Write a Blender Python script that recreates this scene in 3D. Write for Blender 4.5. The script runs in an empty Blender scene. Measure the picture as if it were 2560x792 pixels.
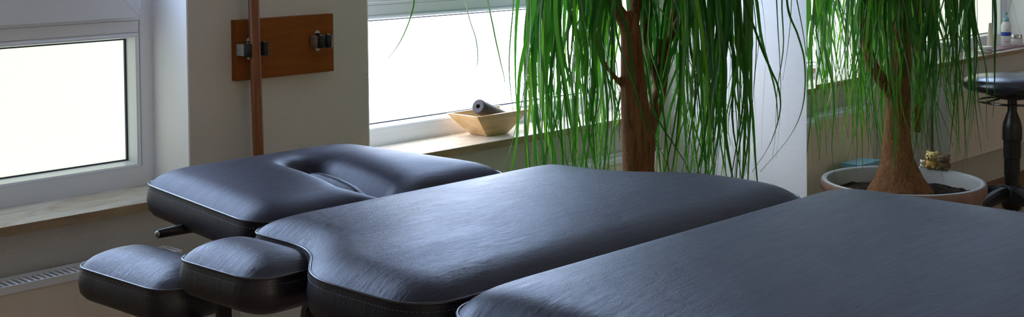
import bpy, bmesh, math, random
import numpy as np
from mathutils import Vector, Matrix, noise
random.seed(11)
PI = math.pi
C = bpy.context.scene.collection
SC = bpy.context.scene

# ------------------------------------------------------------------ room dimensions (metres)
D = 2.588            # room side of the window wall (Y)
YF = D + .148        # plane of the window frames
M = 3.377            # right wall, carrying the mirror (X)
ZS = .645            # window sill top
XL, YB, ZC = -1.9, -2.6, 2.55

# ------------------------------------------------------------------ node helpers
def new_mat(name, color=(.8, .8, .8), rough=.5, metal=0., spec=.5, emit=None, estr=0., coat=0., trans=0., ior=1.5):
    m = bpy.data.materials.new(name); m.use_nodes = True
    b = m.node_tree.nodes['Principled BSDF']
    b.inputs['Base Color'].default_value = (*color, 1)
    b.inputs['Roughness'].default_value = rough
    b.inputs['Metallic'].default_value = metal
    b.inputs['Specular IOR Level'].default_value = spec
    b.inputs['IOR'].default_value = ior
    b.inputs['Coat Weight'].default_value = coat
    b.inputs['Transmission Weight'].default_value = trans
    if emit:
        b.inputs['Emission Color'].default_value = (*emit, 1)
        b.inputs['Emission Strength'].default_value = estr
    return m
def nd(m, t, **kw):
    n = m.node_tree.nodes.new(t)
    for k, v in kw.items():
        if k in n.inputs: n.inputs[k].default_value = v
        else: setattr(n, k, v)
    return n
def lk(m, a, b): m.node_tree.links.new(a, b)
def bsdf(m): return m.node_tree.nodes['Principled BSDF']
def coords(m, scale=(1, 1, 1), rot=(0, 0, 0), kind='Object'):
    t = nd(m, 'ShaderNodeTexCoord'); p = nd(m, 'ShaderNodeMapping')
    p.inputs['Scale'].default_value = scale; p.inputs['Rotation'].default_value = rot
    lk(m, t.outputs[kind], p.inputs['Vector']); return p.outputs['Vector']
def add_bump(m, height, strength, dist):
    b = bsdf(m); bp = nd(m, 'ShaderNodeBump'); bp.inputs['Strength'].default_value = strength
    bp.inputs['Distance'].default_value = dist
    lk(m, height, bp.inputs['Height'])
    if b.inputs['Normal'].is_linked:
        lk(m, b.inputs['Normal'].links[0].from_socket, bp.inputs['Normal'])
    lk(m, bp.outputs['Normal'], b.inputs['Normal'])
def ramp(m, fac, stops):
    r = nd(m, 'ShaderNodeValToRGB'); e = r.color_ramp.elements
    while len(e) < len(stops): e.new(.5)
    for el, (p, c) in zip(e, stops): el.position = p; el.color = (*c, 1)
    lk(m, fac, r.inputs['Fac']); return r.outputs['Color']

def mat_plaster(name, col):
    m = new_mat(name, col, .85, spec=.2)
    v = coords(m)
    n = nd(m, 'ShaderNodeTexNoise', Scale=420., Detail=4.); lk(m, v, n.inputs['Vector'])
    n2 = nd(m, 'ShaderNodeTexVoronoi', Scale=300.); lk(m, v, n2.inputs['Vector'])
    mx = nd(m, 'ShaderNodeMath', operation='ADD'); lk(m, n.outputs['Fac'], mx.inputs[0]); lk(m, n2.outputs['Distance'], mx.inputs[1])
    add_bump(m, mx.outputs[0], .5, .0013)
    n3 = nd(m, 'ShaderNodeTexNoise', Scale=260., Detail=3.); lk(m, v, n3.inputs['Vector'])
    c = ramp(m, n3.outputs['Fac'], [(.3, tuple(x*.92 for x in col)), (.65, col)])
    lk(m, c, bsdf(m).inputs['Base Color'])
    return m
def mat_fabricpaper():
    m = new_mat('woven_wallpaper', (.80, .81, .83), .8, spec=.25)
    v = coords(m, (1, 1, 1), (math.radians(38), 0, 0))
    sp = nd(m, 'ShaderNodeSeparateXYZ'); lk(m, v, sp.inputs[0])
    outs = []
    for o, s in (('Y', 1150.), ('Z', 900.)):
        mu = nd(m, 'ShaderNodeMath', operation='MULTIPLY'); mu.inputs[1].default_value = s; lk(m, sp.outputs[o], mu.inputs[0])
        si = nd(m, 'ShaderNodeMath', operation='SINE'); lk(m, mu.outputs[0], si.inputs[0]); outs.append(si.outputs[0])
    mx = nd(m, 'ShaderNodeMath', operation='MULTIPLY'); lk(m, outs[0], mx.inputs[0]); lk(m, outs[1], mx.inputs[1])
    add_bump(m, mx.outputs[0], .5, .0007)
    return m
def mat_wood(name, c1, c2, c3, scale=(1, 1, 1), rough=.4, rot=(0, 0, 0), coat=0., freq=14., dist=3., spec=.5):
    m = new_mat(name, c1, rough, coat=coat, spec=spec)
    v = coords(m, scale, rot)
    n = nd(m, 'ShaderNodeTexNoise', Scale=freq, Detail=6., Roughness=.6, Distortion=dist*.1); lk(m, v, n.inputs['Vector'])
    c = ramp(m, n.outputs['Fac'], [(.3, c1), (.5, c2), (.7, c3)])
    lk(m, c, bsdf(m).inputs['Base Color'])
    add_bump(m, n.outputs['Fac'], .15, .001)
    return m
def mat_leather(name, col=(.014, .013, .026), rough=.36, wr=1., wrot=0., spec=.5):
    m = new_mat(name, col, rough, spec=spec)
    v = coords(m)
    g = nd(m, 'ShaderNodeTexVoronoi', Scale=620.); lk(m, v, g.inputs['Vector'])
    add_bump(m, g.outputs['Distance'], .16, .0006)
    # long soft creases in the vinyl
    w = coords(m, (10, 55, 10), (0, 0, wrot))
    n = nd(m, 'ShaderNodeTexNoise', Scale=1.6, Detail=7., Roughness=.62, Distortion=.9); lk(m, w, n.inputs['Vector'])
    add_bump(m, n.outputs['Fac'], .28*wr, .0040)
    # fine creases, only in patches
    w2 = coords(m, (38, 150, 40), (0, 0, wrot+.18))
    n2 = nd(m, 'ShaderNodeTexNoise', Scale=1.5, Detail=4., Roughness=.6, Distortion=1.6); lk(m, w2, n2.inputs['Vector'])
    r2 = nd(m, 'ShaderNodeMath', operation='SUBTRACT'); lk(m, n2.outputs['Fac'], r2.inputs[0]); r2.inputs[1].default_value = .5
    ab = nd(m, 'ShaderNodeMath', operation='ABSOLUTE'); lk(m, r2.outputs[0], ab.inputs[0])
    sc = nd(m, 'ShaderNodeMath', operation='MULTIPLY'); lk(m, ab.outputs[0], sc.inputs[0]); sc.inputs[1].default_value = 9.; sc.use_clamp = True
    pt = nd(m, 'ShaderNodeTexNoise', Scale=9., Detail=2.); lk(m, v, pt.inputs['Vector'])
    pr = nd(m, 'ShaderNodeMapRange'); pr.inputs['From Min'].default_value = .38; pr.inputs['From Max'].default_value = .72; pr.inputs['To Min'].default_value = .22
    lk(m, pt.outputs['Fac'], pr.inputs['Value'])
    mm = nd(m, 'ShaderNodeMath', operation='MULTIPLY'); lk(m, sc.outputs[0], mm.inputs[0]); lk(m, pr.outputs[0], mm.inputs[1])
    add_bump(m, mm.outputs[0], .34*wr, .0011)
    rr = nd(m, 'ShaderNodeMapRange'); rr.inputs['To Min'].default_value = rough-.05; rr.inputs['To Max'].default_value = rough+.10
    lk(m, n.outputs['Fac'], rr.inputs['Value']); lk(m, rr.outputs[0], bsdf(m).inputs['Roughness'])
    return m
def mat_sill():
    m = new_mat('travertine', (.62, .55, .44), .16)
    v = coords(m, (5, 14, 14))
    n = nd(m, 'ShaderNodeTexNoise', Scale=1.3, Detail=7., Roughness=.65, Distortion=.8); lk(m, v, n.inputs['Vector'])
    c = ramp(m, n.outputs['Fac'], [(.3, (.50, .42, .32)), (.5, (.68, .62, .54)), (.62, (.76, .72, .66)), (.75, (.58, .49, .38))])
    lk(m, c, bsdf(m).inputs['Base Color']); return m
def mat_floor():
    m = new_mat('oak_laminate', (.5, .35, .2), .35)
    v = coords(m)
    b = nd(m, 'ShaderNodeTexBrick'); b.inputs['Scale'].default_value = 1.; b.inputs['Mortar Size'].default_value = .0018
    b.inputs['Brick Width'].default_value = 1.25; b.inputs['Row Height'].default_value = .19
    b.inputs['Color1'].default_value = (.50, .34, .19, 1); b.inputs['Color2'].default_value = (.42, .27, .15, 1); b.inputs['Mortar'].default_value = (.12, .07, .04, 1)
    lk(m, v, b.inputs['Vector'])
    w = coords(m, (2, 30, 1))
    n = nd(m, 'ShaderNodeTexNoise', Scale=2.5, Detail=6.); lk(m, w, n.inputs['Vector'])
    mx = nd(m, 'ShaderNodeMix', data_type='RGBA', blend_type='MULTIPLY'); mx.inputs['Factor'].default_value = .5
    lk(m, b.outputs['Color'], mx.inputs['A']); lk(m, n.outputs['Color'], mx.inputs['B']); lk(m, mx.outputs['Result'], bsdf(m).inputs['Base Color'])
    return m
def mat_bark():
    m = new_mat('bark', (.2, .1, .05), .85, spec=.15)
    v = coords(m, (46, 46, 6))
    n = nd(m, 'ShaderNodeTexNoise', Scale=1.4, Detail=7., Roughness=.7, Distortion=1.2); lk(m, v, n.inputs['Vector'])
    c = ramp(m, n.outputs['Fac'], [(.28, (.085, .036, .016)), (.5, (.21, .092, .038)), (.72, (.34, .17, .075))])
    lk(m, c, bsdf(m).inputs['Base Color']); add_bump(m, n.outputs['Fac'], .8, .006)
    v2 = coords(m, (20, 20, 160))
    n2 = nd(m, 'ShaderNodeTexNoise', Scale=1.0, Detail=3.); lk(m, v2, n2.inputs['Vector']); add_bump(m, n2.outputs['Fac'], .4, .003)
    return m
def mat_leaf():
    m = new_mat('leaf', (.05, .2, .02), .42, spec=.4)
    g = nd(m, 'ShaderNodeNewGeometry')
    c = ramp(m, g.outputs['Random Per Island'], [(0., (.020, .105, .012)), (.35, (.034, .160, .013)), (.7, (.062, .235, .016)), (.93, (.13, .34, .02)), (.975, (.26, .36, .04)), (1., (.34, .24, .07))])
    lk(m, c, bsdf(m).inputs['Base Color'])
    tr = nd(m, 'ShaderNodeBsdfTranslucent'); mx = nd(m, 'ShaderNodeMixShader'); mx.inputs[0].default_value = .42
    hs = nd(m, 'ShaderNodeHueSaturation'); hs.inputs['Value'].default_value = 1.25; lk(m, c, hs.inputs['Color']); lk(m, hs.outputs[0], tr.inputs['Color'])
    out = m.node_tree.nodes['Material Output']
    lk(m, bsdf(m).outputs[0], mx.inputs[1]); lk(m, tr.outputs[0], mx.inputs[2]); lk(m, mx.outputs[0], out.inputs['Surface'])
    return m
def mat_soil():
    m = new_mat('soil', (.02, .014, .01), 1., spec=.1)
    n = nd(m, 'ShaderNodeTexNoise', Scale=60., Detail=6.); lk(m, coords(m), n.inputs['Vector'])
    c = ramp(m, n.outputs['Fac'], [(.35, (.010, .007, .005)), (.55, (.035, .024, .017)), (.75, (.11, .08, .055))])
    lk(m, c, bsdf(m).inputs['Base Color']); add_bump(m, n.outputs['Fac'], 1., .02); return m

MT = dict(
    plaster=mat_plaster('plaster', (.65, .61, .54)),
    reveal=new_mat('white_lining', (.94, .94, .96), .6),
    paper=mat_fabricpaper(),
    ceiling=new_mat('ceiling_paint', (.74, .73, .70), .9),
    upvc=new_mat('upvc', (.80, .84, .91), .30),
    seam=new_mat('frame_joint', (.22, .23, .27), .6),
    gasket=new_mat('gasket', (.02, .03, .07), .5),
    frost_l=new_mat('frosted_glass_green', (.75, .8, .75), .3, emit=(.90, 1., .82), estr=.345),
    frost_r=new_mat('frosted_glass_white', (.8, .8, .8), .3, emit=(.90, .93, 1.), estr=3.2),
    blind=new_mat('fill_glow', (.8, .7, .5), .8, emit=(1., .86, .68), estr=.62),
    clear=new_mat('clear_glass', (1, 1, 1), 0., trans=1., ior=1.02),
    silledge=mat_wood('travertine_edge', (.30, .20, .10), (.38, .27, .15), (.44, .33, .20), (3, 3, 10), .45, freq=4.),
    sill=mat_sill(), floor=mat_floor(),
    leather=mat_leather('black_vinyl', spec=.43), leather_head=mat_leather('black_vinyl_head', wr=.55, wrot=.3, spec=.19, rough=.40, col=(.026, .024, .040)),
    leather_pad=mat_leather('black_vinyl_pad', wr=.9, wrot=-1.2, spec=.7),
    leather_main=mat_leather('black_vinyl_main', wr=.8, wrot=.1),
    piping=new_mat('piping', (.05, .05, .062), .27, spec=.65),
    thread=new_mat('thread', (.10, .10, .12), .7),
    chrome=new_mat('chrome', (.75, .76, .78), .12, metal=1.),
    darkchrome=new_mat('dark_chrome', (.12, .12, .13), .2, metal=1.),
    steel=new_mat('painted_steel', (.30, .31, .33), .4, metal=.6),
    blackpl=new_mat('black_plastic', (.012, .012, .014), .38),
    rubber=new_mat('black_rubber', (.010, .010, .012), .55),
    zinc=new_mat('zinc', (.42, .42, .38), .45, metal=.7),
    beech=mat_wood('orange_beech', (.20, .052, .004), (.24, .064, .006), (.28, .076, .008), (3, 3, 26), .55, freq=3., spec=.25),
    pole=mat_wood('red_brown_pole', (.15, .045, .010), (.20, .060, .014), (.25, .078, .020), (40, 40, 3), .40, freq=2., spec=.35),
    bamboo=mat_wood('bamboo', (.52, .31, .12), (.62, .39, .17), (.72, .48, .24), (4, 30, 60), .35, freq=1.5, coat=.2),
    foam=new_mat('foam', (.030, .034, .042), .62, spec=.3),
    radiator=new_mat('radiator_enamel', (.80, .68, .54), .38),
    shade_block=new_mat('inner_shade', (.05, .045, .04), .7),
    grille=new_mat('grille_enamel', (.82, .82, .80), .35),
    bark=mat_bark(), leaf=mat_leaf(), soil=mat_soil(),
    potout=mat_wood('terracotta_pot', (.20, .115, .085), (.26, .15, .11), (.32, .19, .14), (4, 4, 4), .7, freq=5.),
    pot=new_mat('pot_glaze', (.36, .37, .37), .5),
    mirror=new_mat('mirror_silver', (.93, .95, .92), .0, metal=1.),
    mirror_edge=new_mat('mirror_edge', (.08, .12, .10), .2),
    stoolseat=new_mat('stool_vinyl', (.012, .013, .020), .25),
    base=new_mat('skirting_brown', (.20, .10, .05), .5),
    white=new_mat('white_plastic', (.80, .80, .80), .35),
    cream=new_mat('cream_plastic', (.78, .72, .60), .4),
    blue=new_mat('blue_label', (.012, .07, .48), .4),
    paleblue=new_mat('pale_blue_plastic', (.22, .50, .62), .3),
    print=new_mat('label_print', (.05, .05, .07), .6),
    silver=new_mat('brushed_tin', (.62, .62, .62), .28, metal=1.),
    pink=new_mat('mauve_tray', (.42, .24, .34), .4),
    toyyellow=new_mat('toy_yellow', (.72, .55, .20), .8), toyorange=new_mat('toy_ochre', (.60, .36, .10), .8),
    toybrown=new_mat('toy_brown', (.16, .10, .05), .85),
    dark=new_mat('dark', (.004, .004, .005), .9),
)

# ------------------------------------------------------------------ object helpers
def link(name, bm, mat, parent=None, smooth=False):
    me = bpy.data.meshes.new(name); bm.normal_update(); bm.to_mesh(me); bm.free()
    if smooth:
        for p in me.polygons: p.use_smooth = True
    o = bpy.data.objects.new(name, me); C.objects.link(o)
    if mat: me.materials.append(MT[mat])
    if parent: o.parent = parent; o.matrix_parent_inverse = parent.matrix_world.inverted()
    return o
def empty(name, loc=(0, 0, 0), rz=0, label=None, cat=None, group=None, kind=None):
    o = bpy.data.objects.new(name, None); C.objects.link(o); o.location = loc; o.rotation_euler = (0, 0, rz)
    o.empty_display_size = .05
    tag(o, label, cat, group, kind)
    bpy.context.view_layer.update()
    return o
def tag(o, label=None, cat=None, group=None, kind=None):
    if label: o['label'] = label
    if cat: o['category'] = cat
    if group: o['group'] = group
    if kind: o['kind'] = kind
    return o
def bx(bm, a, b, bevel=0, mtx=None):
    r = bmesh.ops.create_cube(bm, size=1); vs = r['verts']
    s = [b[i]-a[i] for i in range(3)]; c = [(a[i]+b[i])/2 for i in range(3)]
    for v in vs: v.co = Vector((v.co[i]*s[i]+c[i] for i in range(3)))
    if bevel:
        es = list({e for v in vs for e in v.link_edges})
        q = bmesh.ops.bevel(bm, geom=es, offset=bevel, segments=3, profile=.5, affect='EDGES')
        vs = list({v for f in q['faces'] for v in f.verts} | {v for v in vs if v.is_valid})
    if mtx:
        for v in vs: v.co = mtx @ v.co
    return vs
def box(name, a, b, mat, parent=None, bevel=0, smooth=False):
    bm = bmesh.new(); bx(bm, a, b, bevel); return link(name, bm, mat, parent, smooth)
def frame_of(d):
    d = d.normalized(); u = d.orthogonal().normalized(); return u, d.cross(u)
def tube(bm, pts, radii, n=12, cap=True, closed=False):
    pts = [Vector(p) for p in pts]; rings = []; N = len(pts)
    if not hasattr(radii, '__len__'): radii = [radii]*N
    prev = None
    for i, p in enumerate(pts):
        if closed: d = pts[(i+1) % N]-pts[i-1]
        else: d = pts[min(i+1, N-1)]-pts[max(i-1, 0)]
        d.normalize()
        if prev is None: u, v = frame_of(d)
        else:
            u = (prev - d*prev.dot(d)); u = u.normalized() if u.length > 1e-6 else frame_of(d)[0]; v = d.cross(u)
        prev = u
        rings.append([bm.verts.new(p+(u*math.cos(2*PI*k/n)+v*math.sin(2*PI*k/n))*radii[i]) for k in range(n)])
    for i in range(N if closed else N-1):
        a, b = rings[i], rings[(i+1) % N]
        for k in range(n): bm.faces.new((a[k], a[(k+1) % n], b[(k+1) % n], b[k]))
    if cap and not closed:
        bm.faces.new(rings[0][::-1]); bm.faces.new(rings[-1])
def lathe(bm, prof, c=(0, 0, 0), n=48, axis=None):
    """prof: (r, z) pairs from bottom to top; axis: optional 4x4 placing"""
    rings = []
    for r, z in prof:
        if r < 1e-6: rings.append([bm.verts.new((0, 0, z))])
        else: rings.append([bm.verts.new((r*math.cos(2*PI*k/n), r*math.sin(2*PI*k/n), z)) for k in range(n)])
    for a, b in zip(rings, rings[1:]):
        for k in range(n):
            k2 = (k+1) % n
            if len(a) == 1 and len(b) == 1: continue
            if len(a) == 1: bm.faces.new((a[0], b[k2], b[k]))
            elif len(b) == 1: bm.faces.new((a[k], a[k2], b[0]))
            else: bm.faces.new((a[k], a[k2], b[k2], b[k]))
    mt = axis if axis is not None else Matrix.Translation(c)
    for rg in rings:
        for v in rg: v.co = mt @ v.co
def turn(name, prof, c, mat, parent=None, n=48, axis=None, smooth=True):
    bm = bmesh.new(); lathe(bm, prof, c, n, axis); o = link(name, bm, mat, parent, smooth)
    return o
def hard(o, ang=35):
    """smooth shading with sharp creases kept"""
    me = o.data; bm = bmesh.new(); bm.from_mesh(me)
    for e in bm.edges:
        if len(e.link_faces) == 2 and e.calc_face_angle(0) > math.radians(ang): e.smooth = False
    for f in bm.faces: f.smooth = True
    bm.to_mesh(me); bm.free(); return o

# ------------------------------------------------------------------ camera
cd = bpy.data.cameras.new('camera'); cam = bpy.data.objects.new('camera', cd); C.objects.link(cam); SC.camera = cam
F, CY, PITCH, ROLL, YAW = 3297.16, -67.9, .0341, -.0104, .7694
fw = Vector((math.cos(YAW)*math.cos(PITCH), math.sin(YAW)*math.cos(PITCH), -math.sin(PITCH)))
r0 = Vector((math.sin(YAW), -math.cos(YAW), 0)); u0 = r0.cross(fw)
rv = math.cos(ROLL)*r0+math.sin(ROLL)*u0; uv = -math.sin(ROLL)*r0+math.cos(ROLL)*u0
cd.sensor_width = 36; cd.lens = F/2560*36; cd.shift_y = -(396-CY)/2560; cd.clip_start = .02
cam.matrix_world = Matrix(((rv.x, uv.x, -fw.x, 0), (rv.y, uv.y, -fw.y, 0), (rv.z, uv.z, -fw.z, 1.232), (0, 0, 0, 1)))

# ------------------------------------------------------------------ room shell
def structure(o): o['kind'] = 'structure'; return o
WL = (.46, 1.622); WR = (2.142, 3.262); ZT = 2.05
T = .36
bm = bmesh.new()
bx(bm, (XL, D, 0), (WL[0], D+T, ZC)); bx(bm, (WL[1], D, 0), (WR[0], D+T, ZC)); bx(bm, (WR[1], D, 0), (M+.2, D+T, ZC))
for w in (WL, WR):
    bx(bm, (w[0], D, 0), (w[1], D+T, ZS-.021)); bx(bm, (w[0], D, ZT), (w[1], D+T, ZC))
structure(link('wall_back', bm, 'plaster'))
# the smooth painted linings of the two window openings
for i, w in enumerate((WL, WR)):
    bm = bmesh.new()
    bx(bm, (w[0], D+.001, ZS), (w[0]+.004, YF, ZT)); bx(bm, (w[1]-.004, D+.001, ZS), (w[1], YF, ZT)); bx(bm, (w[0], D+.001, ZT-.004), (w[1], YF, ZT))
    structure(link('trim_%d' % (i+1), bm, 'reveal'))
structure(box('wall_right', (M, YB, 0), (M+.15, D, ZC), 'paper'))
structure(box('wall_left', (XL-.15, YB, 0), (XL, D, ZC), 'plaster'))
WF = (-.9, 2.3)
bm = bmesh.new()
bx(bm, (XL, YB-.15, 0), (WF[0], YB, ZC)); bx(bm, (WF[1], YB-.15, 0), (M, YB, ZC)); bx(bm, (WF[0], YB-.15, 0), (WF[1], YB, .85)); bx(bm, (WF[0], YB-.15, 2.15), (WF[1], YB, ZC))
structure(link('wall_front', bm, 'plaster'))
structure(box('floor', (XL, YB, -.1), (M, D, 0), 'floor'))
structure(box('ceiling', (XL, YB, ZC), (M, D, ZC+.1), 'ceiling'))
structure(box('baseboard_back', (XL, D-.014, 0), (M-.014, D, .062), 'base', bevel=.003))
structure(box('baseboard_right', (M-.014, YB, 0), (M, D, .062), 'base', bevel=.003))

def rect_frame(bm, x0, x1, z0, z1, w, y0, y1, bevel=.003, wt=None, wb=None):
    wt = wt or w; wb = wb or w
    def pr(o, i):  # mitred bar
        pass
    # outer/inner loops extruded in y
    out = [(x0, z0), (x1, z0), (x1, z1), (x0, z1)]; inn = [(x0+w, z0+wb), (x1-w, z0+wb), (x1-w, z1-wt), (x0+w, z1-wt)]
    for k in range(4):
        k2 = (k+1) % 4
        q = [out[k], out[k2], inn[k2], inn[k]]
        f = [bm.verts.new((x, y0, z)) for x, z in q]; b = [bm.verts.new((x, y1, z)) for x, z in q]
        bm.faces.new(f); bm.faces.new(b[::-1])
        for j in range(4):
            j2 = (j+1) % 4; bm.faces.new((f[j], b[j], b[j2], f[j2]))
def bead(bm, x0, x1, z0, z1, w, yo, yi):
    """glazing bead sloping from the sash face (yo) back to the glass (yi)"""
    out = [(x0, z0), (x1, z0), (x1, z1), (x0, z1)]; inn = [(x0+w, z0+w), (x1-w, z0+w), (x1-w, z1-w), (x0+w, z1-w)]
    vo = [bm.verts.new((x, yo, z)) for x, z in out]; vm = [bm.verts.new((x+(c[0]-x)*.45, yo+.002, z+(c[1]-z)*.45)) for (x, z), c in zip(out, inn)]
    vi = [bm.verts.new((x, yi, z)) for x, z in inn]
    for k in range(4):
        k2 = (k+1) % 4
        bm.faces.new((vo[k], vo[k2], vm[k2], vm[k])); bm.faces.new((vm[k], vm[k2], vi[k2], vi[k]))
def window(idx, w, glass, gx0, gx1):
    e = empty('window_%d' % idx, (w[0], YF, ZS), kind='structure')
    x0, x1 = w
    bm = bmesh.new()
    rect_frame(bm, x0+.004, x1-.004, ZS, ZT-.004, .030, YF, YF+.07)
    bx(bm, (x0+.03, YF+.0005, .998), (x1-.03, YF+.07, 1.06))                     # transom
    bx(bm, (x0+.034, YF+.0005, ZS+.03), (gx0-.0119, YF+.06, .998)); bx(bm, (gx1+.0119, YF+.0005, ZS+.03), (x1-.03, YF+.06, .998))
    bx(bm, (gx0-.012, YF+.0005, ZS+.03), (gx1+.012, YF+.06, .6912)); bx(bm, (gx0-.012, YF+.0005, .9938), (gx1+.012, YF+.06, .998))
    link('window_frame', bm, 'upvc', e)
    bm = bmesh.new(); bead(bm, gx0-.012, gx1+.012, .691, .994, .010, YF-.001, YF+.037)
    link('glazing_bead', bm, 'upvc', e)
    bm = bmesh.new(); rect_frame(bm, gx0-.003, gx1+.003, .699, .986, .0045, YF+.0335, YF+.04); link('glazing_gasket', bm, 'gasket', e)
    bm = bmesh.new(); rect_frame(bm, gx0-.018, gx1+.018, .690, 1.028, .0010, YF-.0006, YF, wt=.0008, wb=.0002); bx(bm, (gx0-.018, YF-.0006, 1.000), (gx1+.018, YF, 1.0008)); link('joint_seam', bm, 'seam', e)
    bm = bmesh.new(); bx(bm, (gx0-.004, YF+.039, .698), (gx1+.004, YF+.052, .987)); link('frosted_pane', bm, glass, e)
    # opening casement above, standing proud of the fixed part
    bm = bmesh.new(); rect_frame(bm, x0+.046, x1-.046, 1.036, ZT-.04, .074, YF-.020, YF+.045); s = link('casement', bm, 'upvc', e)
    md = s.modifiers.new('bevel', 'BEVEL'); md.width = .0012; md.segments = 2; md.limit_method = 'ANGLE'; md.angle_limit = math.radians(60)
    bm = bmesh.new(); bead(bm, x0+.115, x1-.115, 1.105, ZT-.109, .018, YF-.018, YF+.012); link('casement_bead', bm, 'upvc', e)
    bm = bmesh.new(); bx(bm, (x0+.13, YF+.012, 1.12), (x1-.13, YF+.018, ZT-.124)); link('clear_pane', bm, 'clear', e)
    bm = bmesh.new(); bx(bm, (x0+.07, YF-.028, 1.5), (x0+.098, YF-.019, 1.56), .003); tube(bm, [(x0+.084, YF-.03, 1.54), (x0+.084, YF-.058, 1.54), (x0+.084, YF-.06, 1.44)], .008)
    link('handle', bm, 'white', e)
    bm = bmesh.new(); bx(bm, (x0, D-.030, ZS-.021), (x1, YF+.075, ZS), .0025)
    link('window_sill', bm, 'sill', e)
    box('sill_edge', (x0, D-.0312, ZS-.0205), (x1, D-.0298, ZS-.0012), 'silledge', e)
    return e
window(1, WL, 'frost_l', .53, 1.567)
window(2, WR, 'frost_r', 2.205, 3.198)

# added window behind the camera: an unseen warm glowing panel to brighten the room
w3 = empty('window_3', (WF[0], YB, .85), kind='structure')
bm = bmesh.new()
for i in range(4):
    xa = WF[0]+i*(WF[1]-WF[0])/4; rect_frame(bm, xa, xa+(WF[1]-WF[0])/4, .85, 2.15, .05, YB-.10, YB-.05)
link('window_frame', bm, 'upvc', w3)
box('window_blind', (WF[0]+.01, YB-.125, .86), (WF[1]-.01, YB-.115, 2.14), 'blind', w3)

# ------------------------------------------------------------------ radiators
def radiator(x0, x1, label):
    yf, yb, z0, z1 = D-.085, D-.012, .227, .539
    e = empty('radiator', ((x0+x1)/2, D-.05, z0), label=label, cat='radiator')
    bm = bmesh.new(); bx(bm, (x0, yf, z0), (x1, yf+.012, z1-.016), .004)
    # faint pressed flutes
    n = int((x1-x0)/.05)
    for i in range(n):
        x = x0+.03+i*(x1-x0-.06)/max(1, n-1)
        bx(bm, (x-.009, yf-.0006, z0+.03), (x+.009, yf+.002, z1-.045), .001)
    link('front_panel', bm, 'radiator', e)
    box('rear_panel', (x0+.002, yb-.014, z0+.004), (x1-.002, yb, z1-.02), 'radiator', e, .003)
    box('shade_block', (x0+.012, yf+.0125, z0+.02), (x1-.012, yb-.0145, z1-.012), 'shade_block', e)  # dark block whose colour paints the shade seen between the grille slats
    bm = bmesh.new()
    bx(bm, (x0-.001, yf-.003, z1-.015), (x1+.001, yf+.002, z1)); bx(bm, (x0-.001, D-.039, z1-.004), (x1+.001, D-.035, z1))
    bx(bm, (x0-.001, D-.036, z1-.004), (x1+.001, yb, z1-.001))
    k = x0+.004
    while k < x1: bx(bm, (k, yf, z1-.005), (k+.0058, D-.037, z1-.0005)); k += .0131
    link('top_grille', bm, 'grille', e)
    for s in (x0-.004, x1-.004): box('side_cover', (s, yf+.001, z0+.01), (s+.008, yb, z1-.003), 'grille', e, .002)
    for x in (x0+.15, x1-.15): box('wall_bracket', (x-.015, yb-.001, z0+.08), (x+.015, D, z1-.08), 'radiator', e)
radiator(.25, 1.540, 'long cream panel radiator with slotted top under the left window')
radiator(2.19, 3.245, 'cream panel radiator under the window behind the weeping plant')

# ------------------------------------------------------------------ wall mirror
e = empty('wall_mirror', (M, 1., .02), label='tall wall mirror beside the white wallpaper, reflecting the plant and the stool', cat='mirror')
y1, y0, z0, z1, bw = 2.066, -.6, .066, 2.1, .030
bm = bmesh.new(); vs = [bm.verts.new((M-.006, y, z)) for y, z in ((y0+bw, z0+bw), (y1-bw, z0+bw), (y1-bw, z1-bw), (y0+bw, z1-bw))]; bm.faces.new(vs[::-1])
link('mirror_glass', bm, 'mirror', e)
bm = bmesh.new(); i_ = [bm.verts.new((M-.006, y, z)) for y, z in ((y0+bw, z0+bw), (y1-bw, z0+bw), (y1-bw, z1-bw), (y0+bw, z1-bw))]
o_ = [bm.verts.new((M-.0050, y, z)) for y, z in ((y0, z0), (y1, z0), (y1, z1), (y0, z1))]
for k in range(4): bm.faces.new((i_[k], i_[(k+1) % 4], o_[(k+1) % 4], o_[k]))
link('bevelled_rim', bm, 'mirror', e)
box('mirror_backing', (M-.0048, y0, z0), (M, y1, z1), 'mirror_edge', e)

# ------------------------------------------------------------------ massage table
def rpoly(pts, radii, seg=10, dens=.012):
    """closed polygon with filleted corners, resampled finely"""
    out = []; N = len(pts)
    for i in range(N):
        p0, p, p2 = Vector(pts[i-1]), Vector(pts[i]), Vector(pts[(i+1) % N]); r = radii[i]
        a = (p0-p).normalized(); b = (p2-p).normalized()
        ang = a.angle(b); d = r/math.tan(ang/2)
        d = min(d, .48*(p0-p).length, .48*(p2-p).length); r = d*math.tan(ang/2)
        c = p+(a+b).normalized()*(r/math.sin(ang/2))
        s, t = p+a*d-c, p+b*d-c
        for k in range(seg+1):
            q = (s*(1-k/seg)+t*(k/seg))
            out.append(c+q.normalized()*r)
    res = []
    for i in range(len(out)):
        p, q = out[i], out[(i+1) % len(out)]; L = (q-p).length
        if L < 1e-5: continue
        n = max(1, int(L/dens))
        for k in range(n): res.append(p+(q-p)*k/n)
    return np.array([(v.x, v.y) for v in res])
def soften(P, it=6):
    for _ in range(it): P = .5*P+.25*(np.roll(P, 1, 0)+np.roll(P, -1, 0))
    return P
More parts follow.
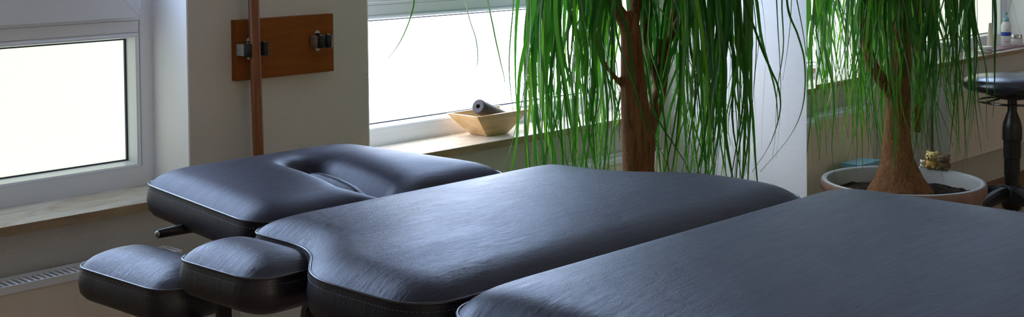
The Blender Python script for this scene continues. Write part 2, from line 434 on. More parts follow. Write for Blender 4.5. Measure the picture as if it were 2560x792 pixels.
def cushion(parent, name, outline, ctr, ze, crown=.010, rim=.014, rw=.05, depth=.05, mat='leather', ns=46, mod=None, pr=.0018, label=None, tilt=None):
    P = soften(outline); n = len(P)
    c = np.array(ctr)
    nx = np.roll(P, -1, 0)-np.roll(P, 1, 0); nrm = np.stack([nx[:, 1], -nx[:, 0]], 1); nrm /= np.linalg.norm(nrm, axis=1)[:, None]
    A = P; B = np.roll(P, -1, 0); AB = B-A; L2 = (AB**2).sum(1)
    def dist(q):
        t = np.clip((((q-A)*AB).sum(1))/L2, 0, 1); d = np.sqrt((((A+AB*t[:, None])-q)**2).sum(1)).min()
        if d < .006: return d
        r2 = ((A+.5*AB-q)**2).sum(1); ds = ((np.sqrt(L2)/r2**2).sum()*2/PI)**(-1/3)
        k = min(1, (d-.006)/.014); k = k*k*(3-2*k)
        return d*(1-k)+ds*k
    bm = bmesh.new(); rings = []
    for i in range(ns+1):
        s = 1-(1-i/ns)**1.7
        if i == 0:
            q = c; rings.append([q]); continue
        rings.append([c+s*(p-c) for p in P])
    vr = []
    for i, rg in enumerate(rings):
        row = []
        for q in rg:
            d = 0 if i == ns else dist(q)
            t = min(d/rw, 1); z = ze+rim*(1-(1-t)**2.3)+crown*(1-math.exp(-d/.10))
            if mod: z += mod(q[0], q[1])
            row.append(bm.verts.new((q[0], q[1], z)))
        vr.append(row)
    for k in range(n): bm.faces.new((vr[0][0], vr[1][k], vr[1][(k+1) % n]))
    for a, b in zip(vr[1:], vr[2:]):
        for k in range(n): bm.faces.new((a[k], b[k], b[(k+1) % n], a[(k+1) % n]))
    last = vr[-1]
    for off, dz in ((.0002, -.003), (.0030, -.010), (.0050, -.45*depth), (.0030, -.72*depth), (-.004, -.88*depth), (-.014, -.97*depth), (-.03, -depth)):
        row = [bm.verts.new((p[0]+nn[0]*off, p[1]+nn[1]*off, ze+dz)) for p, nn in zip(P, nrm)]
        for k in range(n): bm.faces.new((last[k], row[k], row[(k+1) % n], last[(k+1) % n]))
        last = row
    cv = bm.verts.new((c[0], c[1], ze-depth))
    for k in range(n): bm.faces.new((last[k], cv, last[(k+1) % n]))
    o = link(name, bm, mat, parent, True)
    if label: o['label'] = label
    # piping cord round the top seam
    bm = bmesh.new(); tube(bm, [(p[0]+nn[0]*.0012, p[1]+nn[1]*.0012, ze+.0002) for p, nn in zip(P, nrm)], pr, 8, closed=True)
    link('piping', bm, 'piping', o, True)
    # row of stitches just under the piping
    bm = bmesh.new(); acc = 0.; step = .0052
    cum = 0.
    for k in range(n):
        a, b = P[k], P[(k+1) % n]; L = np.linalg.norm(b-a); t = acc
        while t < L:
            q = a+(b-a)*(t/L); nn = nrm[k]; d = (b-a)/L
            ctrp = Vector((q[0]+nn[0]*.0030, q[1]+nn[1]*.0030, ze-.0078))
            dx = Vector((d[0], d[1], 0))*.0015; up = Vector((0, 0, .00045)); ou = Vector((nn[0], nn[1], 0))*.0009
            v = [bm.verts.new(ctrp+s1*dx+s2*up+s3*ou) for s1, s2, s3 in ((-1, -1, 0), (1, -1, 0), (1, 1, 0), (-1, 1, 0), (-.7, 0, 1), (.7, 0, 1))]
            bm.faces.new((v[0], v[1], v[5], v[4])); bm.faces.new((v[3], v[4], v[5], v[2]))
            t += step
        acc = t-L
    link('stitching', bm, 'thread', o)
    for ch in (o.children): pass
    return o
CX = 1.245
table = empty('massage_table', (CX, .75, 0), label='black padded treatment table with face slot and armrest pads, across the foreground', cat='massage table')
ZE = .850
# head section with face slot
SL0, SL1, SLW = Vector((1.234, 1.632)), Vector((1.208, 1.474)), .024
def face_slot(x, y):
    p = Vector((x, y)); ab = SL1-SL0; t = max(0, min(1, (p-SL0).dot(ab)/ab.length_squared)); d = (p-(SL0+ab*t)).length
    w = SLW
    s = 1/(1+math.exp((d-w*1.25)/(.0075)))
    side = (p-SL0).dot(Vector((-ab.y, ab.x)).normalized())
    sw = 1/(1+math.exp(-side/.010))
    z = -.045*s - (.003+.010*sw)*math.exp(-(max(0, d-w)/(.03+.016*sw))**2)
    # padded bar lying in the slot, towards the near side
    q = Vector((x, y))-(SL0+ab*.58+Vector((-.004, 0))); al = abs(q.dot(ab.normalized()))/.105; ac = abs(q.dot(Vector((ab.y, -ab.x)).normalized()))/.0165
    b = max(0, 1-al**4)*max(0, 1-ac**2.4)
    z += .036*b**.5*s if b > 0 else 0
    return z
hd = rpoly([(.984, 1.412), (1.462, 1.412), (1.440, 1.806), (1.042, 1.806)], [.045, .045, .06, .05], dens=.008)
cushion(table, 'head_cushion', hd, (1.223, 1.56), ZE, crown=.025, rim=.012, rw=.045, depth=.052, mat='leather_head', ns=70, mod=face_slot, label='head end cushion with oval face slot')
dx_f, dx_n = .286, .370
def sym(pts): return pts+[(2*CX-x, y) for x, y in pts[::-1]]
mid = rpoly(sym([(CX-dx_f, 1.402), (CX-dx_f, 1.262), (CX-dx_n, 1.165), (CX-dx_n, .978)])[::-1], [.028, .12, .11, .05, .05, .11, .12, .04][::-1], dens=.010)
mid = mid[::-1]
def ccw(P):
    a = (P[:, 0]*np.roll(P[:, 1], -1)-np.roll(P[:, 0], -1)*P[:, 1]).sum(); return P if a > 0 else P[::-1]
cushion(table, 'chest_cushion', ccw(mid), (CX, 1.17), ZE, crown=.019, rim=.014, rw=.05, depth=.058, mat='leather', label='middle cushion notched for the shoulders')
mn = rpoly([(CX-.370, -.75), (CX+.392, -.75), (CX+.392, .962), (CX-.370, .962)], [.06, .06, .06, .055], dens=.012)
cushion(table, 'body_cushion', ccw(mn), (CX, .40), ZE, crown=.026, rim=.017, rw=.05, depth=.06, mat='leather_main', ns=70, label='long body cushion nearest the camera')
def pad(name, cx, cy, w, l, rz, ze, label, depth):
    P = rpoly([(-w/2, -l/2), (w/2, -l/2), (w/2, l/2), (-w/2, l/2)], [.034]*4, dens=.006)
    R = np.array([[math.cos(rz), -math.sin(rz)], [math.sin(rz), math.cos(rz)]]); P = P@R.T+np.array([cx, cy])
    return cushion(table, name, P, (cx, cy), ze, crown=.011, rim=.019, rw=.052, depth=depth, mat='leather_pad', ns=28, label=label)
pad('armrest_pad', .917, 1.334, .110, .176, .02, .832, 'near armrest pad tucked beside the chest cushion', .047)
pad('armrest_pad', .915, 1.553, .116, .222, .04, .783, 'outer armrest pad set lower and further left', .048)
# levers, brackets, steelwork
bm = bmesh.new(); tube(bm, [(.976, 1.645, .806), (1.02, 1.645, .806), (1.10, 1.64, .806)], [.0048, .0060, .0060], 12)
bmesh.ops.scale(bm, vec=(1, 1, 1.25), space=Matrix.Translation((-1, -1.645, -.806)), verts=bm.verts)
lv = link('release_lever', bm, 'blackpl', table, True)
turn('lever_tip', [(0, 0), (.0030, .0005), (.0042, .002), (.0047, .005)], (0, 0, 0), 'zinc', lv, 16, Matrix.Translation((.9715, 1.645, .806)) @ Matrix.Rotation(PI/2, 4, 'Y'))
bm = bmesh.new(); tube(bm, [(.975, 1.452, .60), (.966, 1.45, .70), (.960, 1.448, .752), (.972, 1.44, .762), (1.0, 1.43, .770), (1.15, 1.42, .775)], [.013]*4+[.010]*2, 20); link('armrest_bracket', bm, 'silver', table, True)
bm = bmesh.new(); bx(bm, (.900, 1.34, .774), (.930, 1.40, .784), .002); bx(bm, (.895, 1.50, .724), (.93, 1.64, .735), .002)
bx(bm, (.905, 1.385, .726), (.925, 1.51, .733), .001); bx(bm, (.905, 1.388, .728), (.925, 1.395, .775), .001); link('armrest_plate', bm, 'blackpl', table)
turn('clamp_knob', [(0, 0), (.010, 0), (.013, .006), (.013, .022), (.008, .030), (0, .030)], (.975, 1.285, .748), 'blackpl', table, 20)
bm = bmesh.new()
for y0_, y1_, dxx in ((1.46, 1.68, .08), (1.02, 1.37, .10), (-.70, .90, .22)):
    for s in (-1, 1): bx(bm, (CX+s*dxx-.015, y0_, .770), (CX+s*dxx+.015, y1_, .797), .002)
    for y in (y0_+.02, y1_-.05): bx(bm, (CX-dxx, y, .772), (CX+dxx, y+.03, .795), .002)
link('cushion_frame', bm, 'steel', table)
for y in (.15, 1.05):
    bm = bmesh.new(); bx(bm, (CX-.06, y-.05, .05), (CX+.06, y+.05, .50), .006); bx(bm, (CX-.045, y-.037, .49), (CX+.045, y+.037, .765), .005); link('lift_column', bm, 'steel', table)
bm = bmesh.new(); bx(bm, (CX-.03, -.55, .72), (CX+.03, 1.6, .765), .004); link('support_rail', bm, 'steel', table)
bm = bmesh.new()
bx(bm, (CX-.04, -.35, .03), (CX+.04, 1.25, .06), .006)
for y in (-.35, 1.20): bx(bm, (CX-.30, y-.03, .02), (CX+.30, y+.03, .055), .008)
for y in (-.35, 1.20):
    for s in (-.27, .27): lathe(bm, [(0, 0), (.025, 0), (.025, .02), (0, .02)], (CX+s, y, 0), 20)
link('foot_frame', bm, 'steel', table)

# ------------------------------------------------------------------ board with spring clips, and the pole they hold
brd = empty('tool_holder_board', (1.876, D, .955), label='orange wooden board with two spring clips screwed to the wall pier', cat='holder')
bm = bmesh.new(); bx(bm, (1.735, D-.022, .885), (2.017, D, 1.026), .0015); link('board', bm, 'beech', brd)
def clip(cx, zc, gap):
    y = D-.022
    bm = bmesh.new()
    bx(bm, (cx-.007, y-.002, zc-.018), (cx+.007, y, zc+.018)); lathe(bm, [(.0, 0), (.0075, 0), (.0075, .002), (0, .002)], n=20, axis=Matrix.Translation((cx, y, zc+.018)) @ Matrix.Rotation(PI/2, 4, 'X'))
    lathe(bm, [(.0, 0), (.0075, 0), (.0075, .002), (0, .002)], n=20, axis=Matrix.Translation((cx, y, zc-.018)) @ Matrix.Rotation(PI/2, 4, 'X'))
    bx(bm, (cx-gap-.012, y-.004, zc-.013), (cx+gap+.012, y-.002, zc+.013), .0005)
    for s in (-1, 1): bx(bm, (cx+s*(gap+.011)-.001, y-.030, zc-.0135), (cx+s*(gap+.011)+.001, y-.002, zc+.0135), .0005)
    c = link('clip', bm, 'zinc', brd)
    for s in (-1, 1):
        q = cx+s*gap
        turn('rubber_roller', [(0, -.0155), (.0085, -.0155), (.0100, -.014), (.0100, .014), (.0085, .0155), (0, .0155)], (q, y-.030, zc), 'rubber', c, 24)
    for s in (-1, 1): turn('roller_pin', [(0, -.0175), (.0025, -.0175), (.0025, .0175), (0, .0175)], (cx+s*gap, y-.030, zc), 'zinc', c, 12)
clip(1.768, .958, .0235); clip(1.966, .963, .0115)
bm = bmesh.new()
pp = [Vector((1.7715, D-.058, .384)), Vector((1.745, D-.058, 1.80))]; dr = (pp[1]-pp[0]).normalized()
cs = [pp[0]+dr*t for t in (0, .002, .006, .013)]+[pp[1]]
tube(bm, cs, [.004, .0085, .0115, .0127, .0127], 28)
tag(link('wooden_pole', bm, 'pole', None, True), 'long reddish brown round wooden pole held upright in the left board clip', 'pole')

# ------------------------------------------------------------------ bowl with foam roller on the sill
bz = ZS+.001
bowl = empty('wooden_bowl', (2.648, 2.664, bz), label='square flared light bamboo bowl on the window sill', cat='bowl')
def loft(bm, loops):
    vs = [[bm.verts.new(p) for p in l] for l in loops]
    for a, b in zip(vs, vs[1:]):
        for k in range(4): bm.faces.new((a[k], a[(k+1) % 4], b[(k+1) % 4], b[k]))
    return vs
def rc(cx, cy, hx, hy, z): return [(cx-hx, cy-hy, z), (cx+hx, cy-hy, z), (cx+hx, cy+hy, z), (cx-hx, cy+hy, z)]
bcx, bcy = 2.646, 2.661
bm = bmesh.new()
L = [rc(bcx, bcy, .042, .034, bz), rc(bcx, bcy, .107, .062, bz+.064), rc(bcx, bcy, .099, .055, bz+.064), rc(bcx, bcy, .038, .029, bz+.008)]
vs = loft(bm, L); bm.faces.new(vs[0][::-1]); bm.faces.new(vs[-1])
bmesh.ops.recalc_face_normals(bm, faces=bm.faces); link('bowl', bm, 'bamboo', bowl)
bm = bmesh.new()
a = Vector((2.584, 2.641, .7320)); b = Vector((2.712, 2.664, .6800)); d = (b-a).normalized()
mtx = Matrix.Translation(a) @ d.to_track_quat('Z', 'Y').to_matrix().to_4x4(); Lr = (b-a).length
R_ = .0208
prof = [(.0055, Lr*.5), (.0055, .002), (.0065, 0), (R_-.002, 0), (R_, .002)]
for i in range(14):
    z = .006+i*(Lr-.012)/14; prof += [(R_, z), (R_-.0002, z+.0015), (R_-.0002, z+.003), (R_, z+.0042)]
prof += [(R_, Lr-.002), (R_-.002, Lr), (.0065, Lr), (.0055, Lr*.5)]
lathe(bm, prof, n=40, axis=mtx); bmesh.ops.recalc_face_normals(bm, faces=bm.faces)
ro = tag(link('foam_roller', bm, 'foam', None, True), 'small dark grey foam roller with a centre hole lying in the bowl', 'massage roller'); hard(ro)

# ------------------------------------------------------------------ potted ponytail palm
PC = Vector((2.722, 2.10)); PR = .266; PZ = .383
palm = empty('potted_ponytail_palm', (PC.x, PC.y, 0), label='large potted palm with brown branching trunk and long drooping green leaves', cat='plant')
turn('pot', [(0, 0), (.17, 0), (.19, .02), (.225, .2), (PR-.012, PZ-.045), (PR, PZ-.03), (PR, PZ-.004), (PR-.004, PZ)], (PC.x, PC.y, 0), 'potout', palm, 80)
turn('pot_rim', [(PR-.0045, PZ), (PR-.005, PZ+.001), (PR-.019, PZ+.001), (PR-.023, PZ-.003), (PR-.034, PZ-.06)], (PC.x, PC.y, 0), 'pot', palm, 80)
bm = bmesh.new(); ns, nr = 64, 16; rows = []
for i in range(1, nr+1):
    r = (PR-.030)*i/nr
    rows.append([bm.verts.new((PC.x+r*math.cos(2*PI*k/ns), PC.y+r*math.sin(2*PI*k/ns), PZ-.048+.016*noise.noise(Vector((r*math.cos(2*PI*k/ns)*22, r*math.sin(2*PI*k/ns)*22, 3)))+.02*(1-i/nr))) for k in range(ns)])
cv = bm.verts.new((PC.x, PC.y, PZ-.028))
for k in range(ns): bm.faces.new((cv, rows[0][k], rows[0][(k+1) % ns]))
for a_, b_ in zip(rows, rows[1:]):
    for k in range(ns): bm.faces.new((a_[k], b_[k], b_[(k+1) % ns], a_[(k+1) % ns]))
link('soil', bm, 'soil', palm, True)
bm = bmesh.new()
def limb(pts, rad):
    P = [Vector(p) for p in pts]; Q = []; RR = []
    for i in range(len(P)-1):
        p0 = P[max(i-1, 0)]; p1 = P[i]; p2 = P[i+1]; p3 = P[min(i+2, len(P)-1)]
        for k in range(6):
            t = k/6; Q.append(.5*((2*p1)+(p2-p0)*t+(2*p0-5*p1+4*p2-p3)*t*t+(3*p1-p0-3*p2+p3)*t**3)); RR.append(rad[i]*(1-t)+rad[i+1]*t)
    Q.append(P[-1]); RR.append(rad[-1]); tube(bm, Q, RR, 18)
limb([(2.72, 2.112, .330), (2.718, 2.116, .39), (2.708, 2.126, .45), (2.692, 2.136, .53), (2.676, 2.14, .60), (2.676, 2.14, .68), (2.664, 2.14, .75), (2.655, 2.14, .84), (2.648, 2.14, .94), (2.642, 2.14, .985), (2.655, 2.14, 1.008)],
     [.125, .078, .054, .044, .0405, .0445, .0375, .0325, .0265, .026, .016])
limb([(2.645, 2.14, .95), (2.618, 2.14, .995), (2.575, 2.135, 1.04), (2.535, 2.12, 1.15), (2.52, 2.11, 1.32)], [.018, .019, .0175, .017, .015])
limb([(2.655, 2.145, .95), (2.676, 2.15, 1.0), (2.693, 2.16, 1.06), (2.70, 2.18, 1.20), (2.70, 2.19, 1.42)], [.014, .0145, .0145, .014, .013])
limb([(2.690, 2.14, .66), (2.730, 2.155, .70), (2.778, 2.168, .745), (2.812, 2.172, .80), (2.826, 2.175, .86), (2.822, 2.176, .90), (2.815, 2.177, .93)], [.030, .026, .020, .0175, .016, .013, .009])
limb([(2.826, 2.175, .86), (2.846, 2.172, .92), (2.868, 2.165, 1.0), (2.895, 2.15, 1.15), (2.905, 2.14, 1.34)], [.011, .0115, .012, .012, .012])
limb([(2.80, 2.17, .80), (2.795, 2.20, .90), (2.805, 2.21, 1.03), (2.82, 2.22, 1.25), (2.82, 2.23, 1.40)], [.010, .011, .011, .011, .011])
limb([(2.655, 2.15, .80), (2.620, 2.16, .835), (2.585, 2.165, .87), (2.562, 2.17, .905), (2.545, 2.18, .98)], [.008, .0075, .006, .0055, .004])
limb([(2.846, 2.172, .92), (2.845, 2.13, .99), (2.81, 2.06, 1.12), (2.74, 2.0, 1.30)], [.010, .0105, .0105, .011])
tr = link('trunk', bm, 'bark', palm, True)
md = tr.modifiers.new('join', 'REMESH'); md.mode = 'VOXEL'; md.voxel_size = .0045; md.use_smooth_shade = True
md = tr.modifiers.new('soft', 'SMOOTH'); md.iterations = 4; md.factor = .5
# foliage: bunches of long strap leaves that arch out of each crown and hang down
TR = Vector((2.68, 2.14)); camdir = Vector((-TR.x, -TR.y)).normalized(); latv = Vector((camdir.y, -camdir.x))*-1
latv = Vector((math.sin(YAW), -math.cos(YAW)))
def bez(a, b, c, d, t): return a*(1-t)**3+3*b*t*(1-t)**2+3*c*t*t*(1-t)+d*t**3
def leaf(bm, crown, h, zb, width, rnd, curl=0.):
    hx = Vector((h.x, h.y, 0)); c = Vector(crown); out = Vector((h.x-c.x, h.y-c.y, 0)); R = out.length; o = out.normalized()
    sd = Vector((-o.y, o.x, 0))
    p1 = c+o*R*.45+Vector((0, 0, rnd.uniform(.05, .18))); 
    jit = sd*rnd.gauss(0, .095)+o*rnd.gauss(0, .05)
    e_ = Vector((h.x-TR.x, h.y-TR.y)); 
    if (e_+Vector((jit.x, jit.y))).length > max(.31, e_.length): jit = -jit
    if h.y+jit.y > D-.05: jit.y = min(0, D-.05-h.y)
    if h.y+jit.y > D-.13: zb = max(zb, .57)
    p2 = Vector((h.x, h.y, c.z-rnd.uniform(-.02, .12)))+o*.03-jit*.3
    p3 = Vector((h.x, h.y, zb))+jit
    n = 50; amp = rnd.uniform(.006, .0165); fr = rnd.uniform(3.6, 6.8); ph = rnd.uniform(0, 2*PI); tw0 = rnd.uniform(0, PI); tw1 = rnd.uniform(-1.6, 1.6)
    amp2 = rnd.uniform(-.014, .014)
    pts = []
    for i in range(n+1):
        t = i/n; p = bez(c, p1, p2, p3, t)
        g = max(0, (t-.25)/.75)
        p += sd*amp*g*math.sin(fr*2*PI*t+ph)+o*amp2*g*math.sin(1.3*2*PI*t+ph*1.7)
        if curl: p += sd*curl*max(0, t-.55)**2*2.2
        pts.append(p)
    prev = None
    for i, p in enumerate(pts):
        t = i/n; T_ = (pts[min(i+1, n)]-pts[max(i-1, 0)]).normalized()
        a = tw0+tw1*t*1.4; side = sd*math.cos(a)+o*math.sin(a); side = (side-T_*side.dot(T_)).normalized(); nn = T_.cross(side)
        w = width*(min(1, .55+t*3))*(1-max(0, (t-.5)/.5)**2.0*.92)
        w = max(w, .0012)
        row = [bm.verts.new(p-side*w/2+nn*w*.14), bm.verts.new(p), bm.verts.new(p+side*w/2+nn*w*.14)]
        if prev:
            for k in range(2): bm.faces.new((prev[k], prev[k+1], row[k+1], row[k]))
        prev = row
crowns = [((2.52, 2.11, 1.33), 98), ((2.70, 2.19, 1.43), 62), ((2.905, 2.14, 1.35), 74), ((2.82, 2.23, 1.41), 40), ((2.735, 2.0, 1.31), 58)]
rnd = random.Random(5)
for ci, (cr, cnt) in enumerate(crowns):
    bm = bmesh.new(); made = 0; tries = 0
    while made < cnt and tries < 5000:
        tries += 1
        az = rnd.uniform(0, 2*PI); rr = rnd.triangular(.08, .34, .24)
        h = Vector((cr[0]+rr*math.cos(az), cr[1]+rr*math.sin(az)))
        rel = h-TR; l = rel.dot(latv); f = -rel.dot(Vector((math.cos(YAW), math.sin(YAW))))
        if h.y > D-.05 and not (2.25 < h.x < 3.2 and h.y < D+.06): continue
        if h.x > M-.14: continue
        if h.x < 2.34 and rnd.random() < .8: continue
        side_ = (2*M-h.x)*latv.x+h.y*latv.y; deep_ = (2*M-h.x)*math.cos(YAW)+h.y*math.sin(YAW)   # keep the crown lopsided: thin on the room side
        if side_/deep_ > .352 and rnd.random() < .93: continue
        if -.10 < l < .065 and f > -.05 and rnd.random() < .95: continue
        if .065 <= l < .12 and f > -.03 and rnd.random() < .8: continue
        if -.08 < l < .03 and rnd.random() < .5: continue
        if (l > .29 or l < -.33) and rnd.random() < .75: continue
        if l < -.38 or l > .33: continue
        zb = rnd.triangular(.37, .95, .44)
        if h.y > D-.06: zb = max(zb, .72)
        if h.y > D-.20: zb = max(zb, .57)
        leaf(bm, cr, h, zb, rnd.uniform(.009, .018), rnd)
        made += 1
    link('foliage', bm, 'leaf', palm, True)
# a few stray thin leaves that swing wide of the curtain
bm = bmesh.new()
for h, zb, cr, cu in (((2.40, 1.84), .93, (2.52, 2.11, 1.33), -.10), ((2.96, 1.80), .70, (2.905, 2.14, 1.35), .30), ((3.00, 1.84), .60, (2.905, 2.14, 1.35), .22), ((2.93, 1.83), .62, (2.735, 2.0, 1.31), .12),
                      ((2.90, 1.84), .66, (2.735, 2.0, 1.31), -.10), ((3.02, 1.86), .82, (2.905, 2.14, 1.35), .2), ((2.36, 1.97), .80, (2.52, 2.11, 1.33), .15), ((2.44, 2.30), .84, (2.52, 2.11, 1.33), .1), ((2.88, 1.88), .64, (2.905, 2.14, 1.35), .14)):
    leaf(bm, cr, Vector(h), zb, .0062, rnd, cu)
def wisp(pts, width):
    P = [Vector(p) for p in pts]; Q = []
    for i in range(len(P)-1):
        p0 = P[max(i-1, 0)]; p1 = P[i]; p2 = P[i+1]; p3 = P[min(i+2, len(P)-1)]
        for k in range(8):
            t = k/8; Q.append(.5*((2*p1)+(p2-p0)*t+(2*p0-5*p1+4*p2-p3)*t*t+(3*p1-p0-3*p2+p3)*t**3))
    Q.append(P[-1]); n = len(Q)-1; prev = None
    for i, p in enumerate(Q):
        t = i/n; T_ = (Q[min(i+1, n)]-Q[max(i-1, 0)]).normalized(); a = .3+2.2*t
        side = Vector((math.cos(a), math.sin(a), 0)); side = (side-T_*side.dot(T_)).normalized()
        w = max(.0012, width*(1-max(0, (t-.45)/.55)**.7)); row = [bm.verts.new(p-side*w/2), bm.verts.new(p+side*w/2)]
        if prev: bm.faces.new((prev[0], prev[1], row[1], row[0]))
        prev = row
cl, crt = (2.52, 2.11, 1.33), (2.905, 2.14, 1.35)
wisp([cl, (2.30, 2.25, 1.36), (2.16, 2.33, 1.25), (2.107, 2.36, 1.129), (2.096, 2.36, 1.043), (2.053, 2.36, .965), (1.997, 2.36, .917), (1.942, 2.36, .894)], .008)
wisp([cl, (2.36, 2.28, 1.35), (2.29, 2.36, 1.24), (2.29, 2.4, 1.123), (2.319, 2.4, 1.01), (2.344, 2.4, .947), (2.347, 2.4, .886), (2.307, 2.4, .864), (2.258, 2.4, .861)], .007)
wisp([cl, (2.36, 2.24, 1.35), (2.29, 2.29, 1.22), (2.283, 2.3, 1.095), (2.309, 2.3, .975), (2.329, 2.3, .904), (2.345, 2.3, .837), (2.32, 2.3, .775)], .009)
wisp([crt, (2.87, 1.93, 1.38), (2.83, 1.83, 1.26), (2.834, 1.8, 1.105), (2.855, 1.8, 1.014), (2.898, 1.8, .951), (2.929, 1.8, .877), (2.921, 1.8, .775), (2.859, 1.8, .701), (2.724, 1.8, .629)], .009)
wisp([crt, (2.78, 1.97, 1.38), (2.72, 1.88, 1.24), (2.73, 1.86, 1.088), (2.817, 1.86, .933), (2.862, 1.86, .868), (2.9, 1.86, .814), (2.907, 1.86, .751), (2.86, 1.86, .674), (2.779, 1.86, .614)], .011)
wisp([crt, (2.89, 2.0, 1.38), (2.88, 1.93, 1.24), (2.872, 1.92, 1.071), (2.853, 1.92, .948), (2.789, 1.92, .84), (2.815, 1.92, .745), (2.854, 1.92, .658), (2.835, 1.92, .588)], .013)
link('foliage', bm, 'leaf', palm, True)

# ------------------------------------------------------------------ toys on the pot rim
def blob(bm, c, r, s=(1, 1, 1), n=16):
    q = bmesh.ops.create_uvsphere(bm, u_segments=n, v_segments=n//2+2, radius=r)
    for v in q['verts']: v.co = Vector((v.co.x*s[0]+c[0], v.co.y*s[1]+c[1], v.co.z*s[2]+c[2]))
def toy(name, a, label, body, head, sc=1., zo=0):
    r = PR-.012; x, y = PC.x+r*math.cos(a), PC.y+r*math.sin(a); z = PZ+.001
    e = empty(name, (x, y, z), label=label, cat='toy', group='little toy animals on the pot rim')
    # faces the mirror (+X)
    bm = bmesh.new(); blob(bm, (x, y, z+.014*sc), .016*sc, (1, 1.15, .9))
    for s in (-1, 1): blob(bm, (x+.010*sc, y+s*.010*sc, z+.0055*sc), .006*sc, (1.3, 1, .9))
    link('body', bm, body, e, True)
    bm = bmesh.new(); blob(bm, (x+.004*sc, y, z+.034*sc), .0155*sc, (1, 1.12, .92)); blob(bm, (x+.016*sc, y, z+.031*sc), .0065*sc, (1, 1.2, .8))
    for s in (-1, 1): blob(bm, (x, y+s*.013*sc, z+.045*sc), .0055*sc, (.6, 1, 1))
    h = link('head', bm, head, e, True)
    bm = bmesh.new()
    for s in (-1, 1): blob(bm, (x+.0185*sc, y+s*.0065*sc, z+.038*sc), .0022*sc)
    blob(bm, (x+.0225*sc, y, z+.032*sc), .0024*sc); link('eyes_and_nose', bm, 'dark', h, True)
toy('toy_animal', 3.06, 'small yellow toy animal with dark eyes perched on the plant pot rim', 'toyorange', 'toyyellow', 1.22)
toy('toy_animal', 3.24, 'small dark brown toy animal perched beside the yellow one on the pot rim', 'toybrown', 'toybrown', 1.15)
toy('toy_animal', 2.93, 'smallest cream toy animal, left of the yellow one in the mirror', 'cream', 'cream', .55)

# pale blue tub behind the pot
tb = empty('plastic_tub', (2.435, 2.42, 0), label='pale blue plastic tub behind the plant pot, seen in the mirror', cat='tub')
bm = bmesh.new(); tz = .362
L = [rc(2.42, 2.42, .055, .025, .0), rc(2.42, 2.42, .068, .033, tz-.01), rc(2.42, 2.42, .073, .038, tz-.008), rc(2.42, 2.42, .073, .038, tz), rc(2.42, 2.42, .064, .030, tz), rc(2.42, 2.42, .050, .020, .006)]
vs = loft(bm, L); bm.faces.new(vs[0][::-1]); bm.faces.new(vs[-1]); bmesh.ops.recalc_face_normals(bm, faces=bm.faces)
for f in bm.faces: pass
link('tub', bm, 'paleblue', tb)
bm = bmesh.new(); bx(bm, (2.345, 2.380, tz+.0005), (2.495, 2.460, tz+.006), .002); link('lid', bm, 'paleblue', tb)

# ------------------------------------------------------------------ rolling stool (left of the plant, seen in the mirror)
SX, SY = 1.665, 2.185
st = empty('rolling_stool', (SX, SY, 0), label='round black swivel stool on a star base, seen in the mirror', cat='stool')
turn('seat', [(0, .560), (.06, .560), (.10, .566), (.155, .572), (.176, .578), (.186, .590), (.187, .602), (.180, .615), (.160, .626), (.10, .634), (0, .637)], (SX, SY, 0), 'stoolseat', st, 64)
turn('seat_plate', [(0, .545), (.05, .54), (.085, .55), (.105, .563), (0, .563)], (SX, SY, 0), 'blackpl', st, 32)
bm = bmesh.new(); tube(bm, [(SX+.128*math.cos(2*PI*k/48), SY+.128*math.sin(2*PI*k/48), .530) for k in range(48)], .0042, 8, closed=True)
for k in range(3):
    a = 2*PI*k/3+.5; tube(bm, [(SX+.128*math.cos(a), SY+.128*math.sin(a), .530), (SX+.05*math.cos(a), SY+.05*math.sin(a), .545)], .0035, 8)
link('height_ring', bm, 'darkchrome', st, True)
hard(turn('gas_column', [(0, .17), (.027, .17), (.027, .235), (.030, .237), (.030, .305), (.033, .308), (.033, .375), (.037, .378), (.037, .425), (.034, .445), (.024, .475), (.018, .49), (.018, .545), (0, .545)], (SX, SY, 0), 'blackpl', st, 32), 30)
turn('hub', [(0, .105), (.034, .105), (.040, .12), (.042, .187), (.034, .200), (0, .200)], (SX, SY, 0), 'blackpl', st, 32)
for k in range(5):
    a = 2*PI*k/5+.30; d = Vector((math.cos(a), math.sin(a), 0)); o = Vector((SX, SY, 0)); s = Vector((-d.y, d.x, 0))
    bm = bmesh.new(); prev = None
    for t in [i/12 for i in range(13)]:
        r = .03+t*.225; zt = .194-.100*t**2.0-.004*t; th = .052-.022*t; w = .021-.006*t
        c0 = o+d*r
        row = [bm.verts.new(c0+s*q*w+Vector((0, 0, z))) for q, z in ((-1, zt-th), (1, zt-th), (1, zt-.010), (.55, zt), (-.55, zt), (-1, zt-.010))]
        if prev:
            for j in range(6): bm.faces.new((prev[j], prev[(j+1) % 6], row[(j+1) % 6], row[j]))
        else: bm.faces.new(row[::-1])
        prev = row
    bm.faces.new(prev); bmesh.ops.recalc_face_normals(bm, faces=bm.faces)
    lg = link('leg', bm, 'blackpl', st)
    bm = bmesh.new(); c0 = o+d*.238
    for q in (-1, 1):
        lathe(bm, [(0, -.008), (.024, -.008), (.0245, 0), (.024, .008), (0, .008)], n=24, axis=Matrix.Translation(c0+s*q*.014+Vector((0, 0, .0245))) @ s.to_track_quat('Z', 'Y').to_matrix().to_4x4())
    tube(bm, [c0+Vector((0, 0, .02)), c0+Vector((0, 0, .07))], .005, 8)
    hard(link('caster', bm, 'rubber', lg))

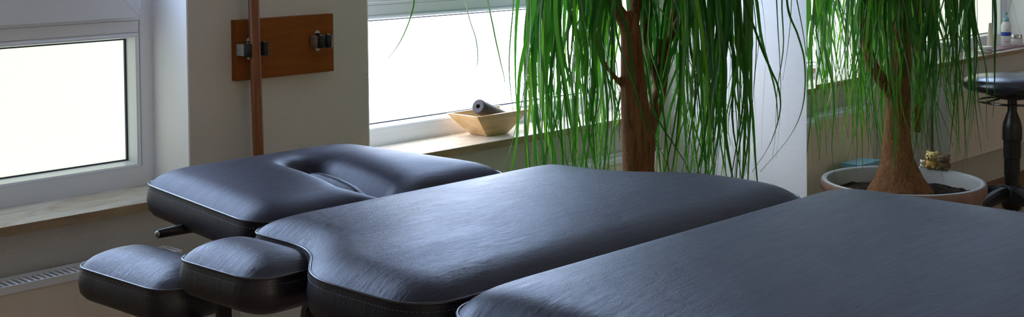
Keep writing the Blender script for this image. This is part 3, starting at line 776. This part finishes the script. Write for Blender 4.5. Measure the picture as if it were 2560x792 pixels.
# ------------------------------------------------------------------ things on the left window sill, seen in the mirror
zs_ = ZS+.0005
g = 'toiletries on the window sill'
tin = empty('cream_tin', (1.000, 2.600, zs_), label='flat round metal tin nearest the plant on the sill', cat='tin', group=g)
turn('tin_body', [(0, 0), (.031, 0), (.032, .001), (.032, .019), (0, .019)], (1.000, 2.600, zs_), 'silver', tin, 40)
hard(turn('lid', [(0, .0192), (.0335, .0192), (.0335, .0285), (.032, .030), (0, .030)], (1.000, 2.600, zs_), 'white', tin, 40))
tray = tag(box('tray', (.50, 2.597, zs_), (.925, 2.69, zs_+.006), 'pink', None, .002), 'thin mauve tray under the bottles on the window sill', 'tray', g)
zt_ = zs_+.0065
tu = empty('cream_tube', (.835, 2.645, zt_), label='pale cream standing tube between the tin and the blue banded bottle', cat='tube', group=g)
bm = bmesh.new()
prev = None
for i in range(13):
    t = i/12; z = .018+t*.10; hx = .016+.004*t; hy = .016*(1-t)**.7+.0015
    row = [bm.verts.new((.835+hx*math.cos(2*PI*k/24), 2.645+hy*math.sin(2*PI*k/24), zt_+z)) for k in range(24)]
    if prev:
        for k in range(24): bm.faces.new((prev[k], prev[(k+1) % 24], row[(k+1) % 24], row[k]))
    prev = row
bm.faces.new(prev); link('tube_body', bm, 'cream', tu, True)
turn('cap', [(0, 0), (.0165, 0), (.0170, .002), (.0160, .018), (0, .018)], (.835, 2.645, zt_), 'cream', tu, 24)
bt = empty('lotion_bottle', (.69, 2.635, zt_), label='white lotion bottle with a bright blue band and blue pump', cat='bottle', group=g)
bx0, by0 = .69, 2.635
turn('bottle_body', [(0, 0), (.020, 0), (.0225, .003), (.0225, .090), (.0215, .100), (.016, .112), (.011, .118), (0, .118)], (bx0, by0, zt_), 'white', bt, 36)
turn('blue_band', [(.0227, .050), (.0230, .0505), (.0230, .0675), (.0227, .068)], (bx0, by0, zt_), 'blue', bt, 36)
turn('cap', [(0, .118), (.013, .118), (.013, .132), (.008, .135), (0, .135)], (bx0, by0, zt_), 'paleblue', bt, 24)
bm = bmesh.new(); tube(bm, [(bx0, by0, zt_+.135), (bx0, by0, zt_+.152)], .0035, 10); bx(bm, (bx0-.008, by0-.006, zt_+.150), (bx0+.024, by0+.006, zt_+.158), .002); link('pump', bm, 'paleblue', bt)
for zz, hw, m_ in ((.0225, .40, 7), (.074, .26, 4)):   # a small line of print below the band, a shorter one above it
    bm = bmesh.new()
    for j in range(m_):
        a = -.62+(j-(m_-1)/2)*hw/m_*2.2; r = .0229
        p = Vector((bx0+r*math.cos(a), by0+r*math.sin(a), zt_+zz)); tt = Vector((-math.sin(a), math.cos(a), 0)); q = tt*.0013; hgt = .0022 if j % 3 else .0034
        v = [bm.verts.new(p-q), bm.verts.new(p+q), bm.verts.new(p+q+Vector((0, 0, hgt))), bm.verts.new(p-q+Vector((0, 0, hgt)))]; bm.faces.new(v)
    link('printed_text', bm, 'print', bt)
jr = empty('cream_jar', (.600, 2.625, zt_), label='squat white jar with a silver lid at the far right in the mirror', cat='jar', group=g)
turn('jar_body', [(0, 0), (.026, 0), (.028, .003), (.028, .030), (.024, .033), (0, .033)], (.600, 2.625, zt_), 'white', jr, 40)
hard(turn('lid', [(0, .0332), (.0265, .0332), (.0268, .048), (.0255, .050), (0, .050)], (.600, 2.625, zt_), 'silver', jr, 40))

# ------------------------------------------------------------------ light: overcast sky through the upper casements, frosted panes glowing with daylight
w = bpy.data.worlds.new('sky'); SC.world = w; w.use_nodes = True
bg = w.node_tree.nodes['Background']; bg.inputs['Color'].default_value = (.50, .665, 1., 1); bg.inputs['Strength'].default_value = 3.35
for ww in (WL, WR):
    ld = bpy.data.lights.new('sky_portal', 'AREA'); ld.shape = 'RECTANGLE'; ld.size = ww[1]-ww[0]-.26; ld.size_y = ZT-.124-1.12
    ld.cycles.is_portal = True
    lo = bpy.data.objects.new('sky_portal', ld); C.objects.link(lo); lo.location = ((ww[0]+ww[1])/2, YF+.06, (1.12+ZT-.124)/2); lo.rotation_euler = (-PI/2, 0, 0)
SC.view_settings.view_transform = 'Standard'; SC.view_settings.look = 'None'; SC.view_settings.gamma = 1; SC.view_settings.use_curve_mapping = False
SC.view_settings.exposure = 1.5
SC.cycles.use_denoising = True
SC.cycles.max_bounces = 10; SC.cycles.diffuse_bounces = 5; SC.cycles.glossy_bounces = 5; SC.cycles.transmission_bounces = 6
SC.cycles.sample_clamp_indirect = 6
